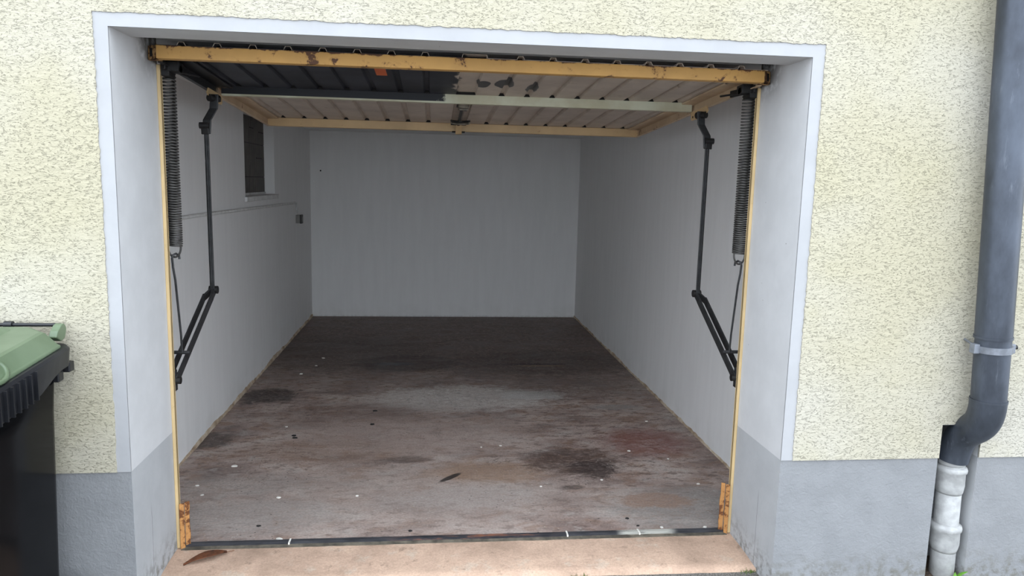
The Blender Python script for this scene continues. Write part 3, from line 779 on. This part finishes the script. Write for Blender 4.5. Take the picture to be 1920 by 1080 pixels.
# rim: a deep collar, deeper towards the front
def rim_lo(x, y): return .955 + SL * (y + .06) - (.038 if y < -.30 else .038 * max(0, (-.17 - y) / .13) if y < -.17 else 0)
X0, X1, Y0, Y1 = -.765, -.142, -.775, -.055
ro = [rrect(X0 + .012, X1 - .012, Y0 + .012, Y1 - .012, .045, rim_lo, 6), rrect(X0 + .004, X1 - .004, Y0 + .004, Y1 - .004, .05, rim_lo, 6), rrect(X0, X1, Y0, Y1, .05, rz_(1.012), 6), rrect(X0 + .006, X1 - .006, Y0 + .006, Y1 - .006, .05, rz_(1.022), 6), rrect(X0 + .04, X1 - .04, Y0 + .04, Y1 - .04, .05, rz_(1.026), 6)]
# denser along the right side so that the lower edge can step
def densify(r, k=6):
    out = []
    for i in range(len(r)):
        a, c = r[i], r[(i + 1) % len(r)]
        L_ = math.dist(a, c); m = 14 if L_ > .3 else 1
        for j in range(m): out.append(tuple(a[q] + (c[q] - a[q]) * j / m for q in range(3)))
    return out
ro = [densify(r) for r in ro]
for k in (0, 1): ro[k] = [(x, y, rim_lo(x, y)) for x, y, z in ro[k]]
rim = MB().loft(ro, True).obj('rim', 'black_plastic', bn)
rm = None
for i in range(13):
    y = -.325 - .034 * i
    MB().box(X1 - .008, X1 + .009, y - .003, y + .003, rim_lo(0, y) + .002, 1.012 + SL * (y + .06)).obj('rim_fin', 'black_plastic', rim)
for y, z0, z1, dx in ((-.115, .90, .96, .0), (-.075, .925, .96, .018), (-.22, .86, .945, -.02)):
    MB().box(-.192 + dx, -.165 + dx, y - .018, y + .018, z0, z1).obj('lug', 'black_plastic', bn, .004)
# lid
def lidz(h): return lambda x, y: 1.026 + h + SL * (y + .06)
def oct_(x0, x1, y0, y1, c, h):
    z = lidz(h)
    p = [(x1, y1 - c), (x1 - c * 1.2, y1), (x0 + c * 1.2, y1), (x0, y1 - c), (x0, y0 + c), (x0 + c, y0), (x1 - c, y0), (x1, y0 + c)]
    return [(x, y, z(x, y)) for x, y in p]
lid = MB().loft([oct_(-.745, -.158, -.745, -.070, .05, -.004), oct_(-.745, -.158, -.745, -.070, .05, .006), oct_(-.74, -.164, -.74, -.076, .05, .012), oct_(-.705, -.196, -.70, -.082, .06, .056), oct_(-.695, -.208, -.69, -.090, .06, .061)], True).obj('lid', 'green_lid_plastic', bn, .006, 3)
MB().loft([oct_(-.61, -.30, -.52, -.10, .02, .055), oct_(-.58, -.33, -.49, -.13, .02, .076)], True).obj('lid_dome', 'green_lid_plastic', lid, .004, 3)
g = []
for i in range(25):
    a = 2 * PI * i / 24; x, y = -.183 + .026 * math.cos(a), -.47 + .055 * math.sin(a); g.append((x, y, 1.026 + SL * (y + .06) + .034 - (x + .183) * 1.1))
MB().tube(g, .008, 8, False).obj('lid_grip', 'green_lid_plastic', lid)
# hinge lugs and rod at the wall
for x in (-.190, -.735):
    b = MB(); b.prism([(-.105, 1.050), (-.09, 1.070), (-.066, 1.086), (-.050, 1.090), (-.037, 1.083), (-.031, 1.068), (-.036, 1.052), (-.045, 1.036), (-.07, 1.03)], 0, x - .016, x + .012)
    hl = b.obj('hinge_lug', 'green_lid_plastic', lid, .004)
MB().tube([(-.76, -.046, 1.083), (-.19, -.046, 1.083)], .0065, 10).obj('hinge_rod', 'black_plastic', bn)
MB().tube([(-.372, -.046, 1.083), (-.346, -.046, 1.083)], .013, 12).obj('rod_stop', 'black_plastic', bn)
for x in (-.765, -.195):
    MB().tube([(x - .028, -.125, .062), (x + .028, -.125, .062)], .096, 28).obj('wheel', 'black_plastic', bn, .008)
MB().tube([(-.79, -.125, .062), (-.17, -.125, .062)], .012, 10).obj('axle', 'black_plastic', bn)
MB().box(-.66, -.29, -.66, -.60, GZ, .06).obj('foot', 'black_plastic', bn, .01)
at(bn)

# ------------------------------------------------------------------ small things lying about
def dry_leaf():
    t = tag(empty('dry_leaf', (.15, .33, -.006)), 'curled brown dry leaf lying on the left end of the ramp', 'leaf')
    b = MB(); leaf_mesh(b, (.07, .290, -.008), (.225, .372, .002), .034, curl=.012, n=10)
    o = b.obj('blade', 'dry_leaf', t); m = o.modifiers.new('thick', 'SOLIDIFY'); m.thickness = .0015
    MB().tube([(.225, .375, .004), (.25, .392, .002)], .0014, 6).obj('stalk', 'dry_leaf', t)
    at(t)
dry_leaf()
def chip(name, x, y, r, mat, label, group, cat, z=0.0):
    n = random.randint(5, 7); a0 = random.uniform(0, 6)
    ring = [(x + r * random.uniform(.6, 1.2) * math.cos(a0 + 2 * PI * k / n) * 1.3, y + r * random.uniform(.6, 1.2) * math.sin(a0 + 2 * PI * k / n)) for k in range(n)]
    b = MB().loft([[(px, py, z) for px, py in ring], [(x + (px - x) * .8, y + (py - y) * .8, z + .003 + r * .12) for px, py in ring]])
    tag(b.obj(name, mat), label, cat, group)
CH = [(.0, 1.36, .014), (.16, 2.02, .008), (2.03, 1.07, .007), (2.19, .50, .009), (2.40, .49, .009), (2.57, 2.05, .009), (2.5, 1.36, .008), (2.55, .99, .009), (-.06, .98, .008), (.33, .93, .01), (.72, .93, .008), (1.52, 1.62, .008), (1.4, 1.6, .006), (.42, .485, .013), (-.12, 1.1, .008), (1.68, 1.0, .007), (2.3, 1.5, .010), (.02, 3.35, .012), (.1, 3.62, .01), (.12, 3.9, .012)]
for x, y, r in CH: chip('paint_flake', x, y, r, 'paint_chip', 'small white paint flake lying on the garage floor', 'white paint flakes scattered on the floor', 'paint flake')
for x, y, r in [(.235, 1.85, .014), (.25, 1.81, .015), (.70, 2.34, .016), (.705, 2.05, .015), (.30, .62, .008), (1.0, .53, .009), (2.05, .60, .008), (2.08, .52, .008)]:
    chip('dirt_crumb', x, y, r, 'black_crumb', 'small black dirt crumb lying on the garage floor', 'black crumbs scattered on the floor', 'crumb')
random.seed(11)
for i in range(5):
    chip('rubble_bit', .03 + .018 * i, .40 - .012 * i + random.uniform(-.008, .008), random.uniform(.006, .011), 'bare_plaster_foot', 'crumbled plaster bit at the left foot of the door frame', 'plaster crumbs by the frame foot', 'rubble', -.01)
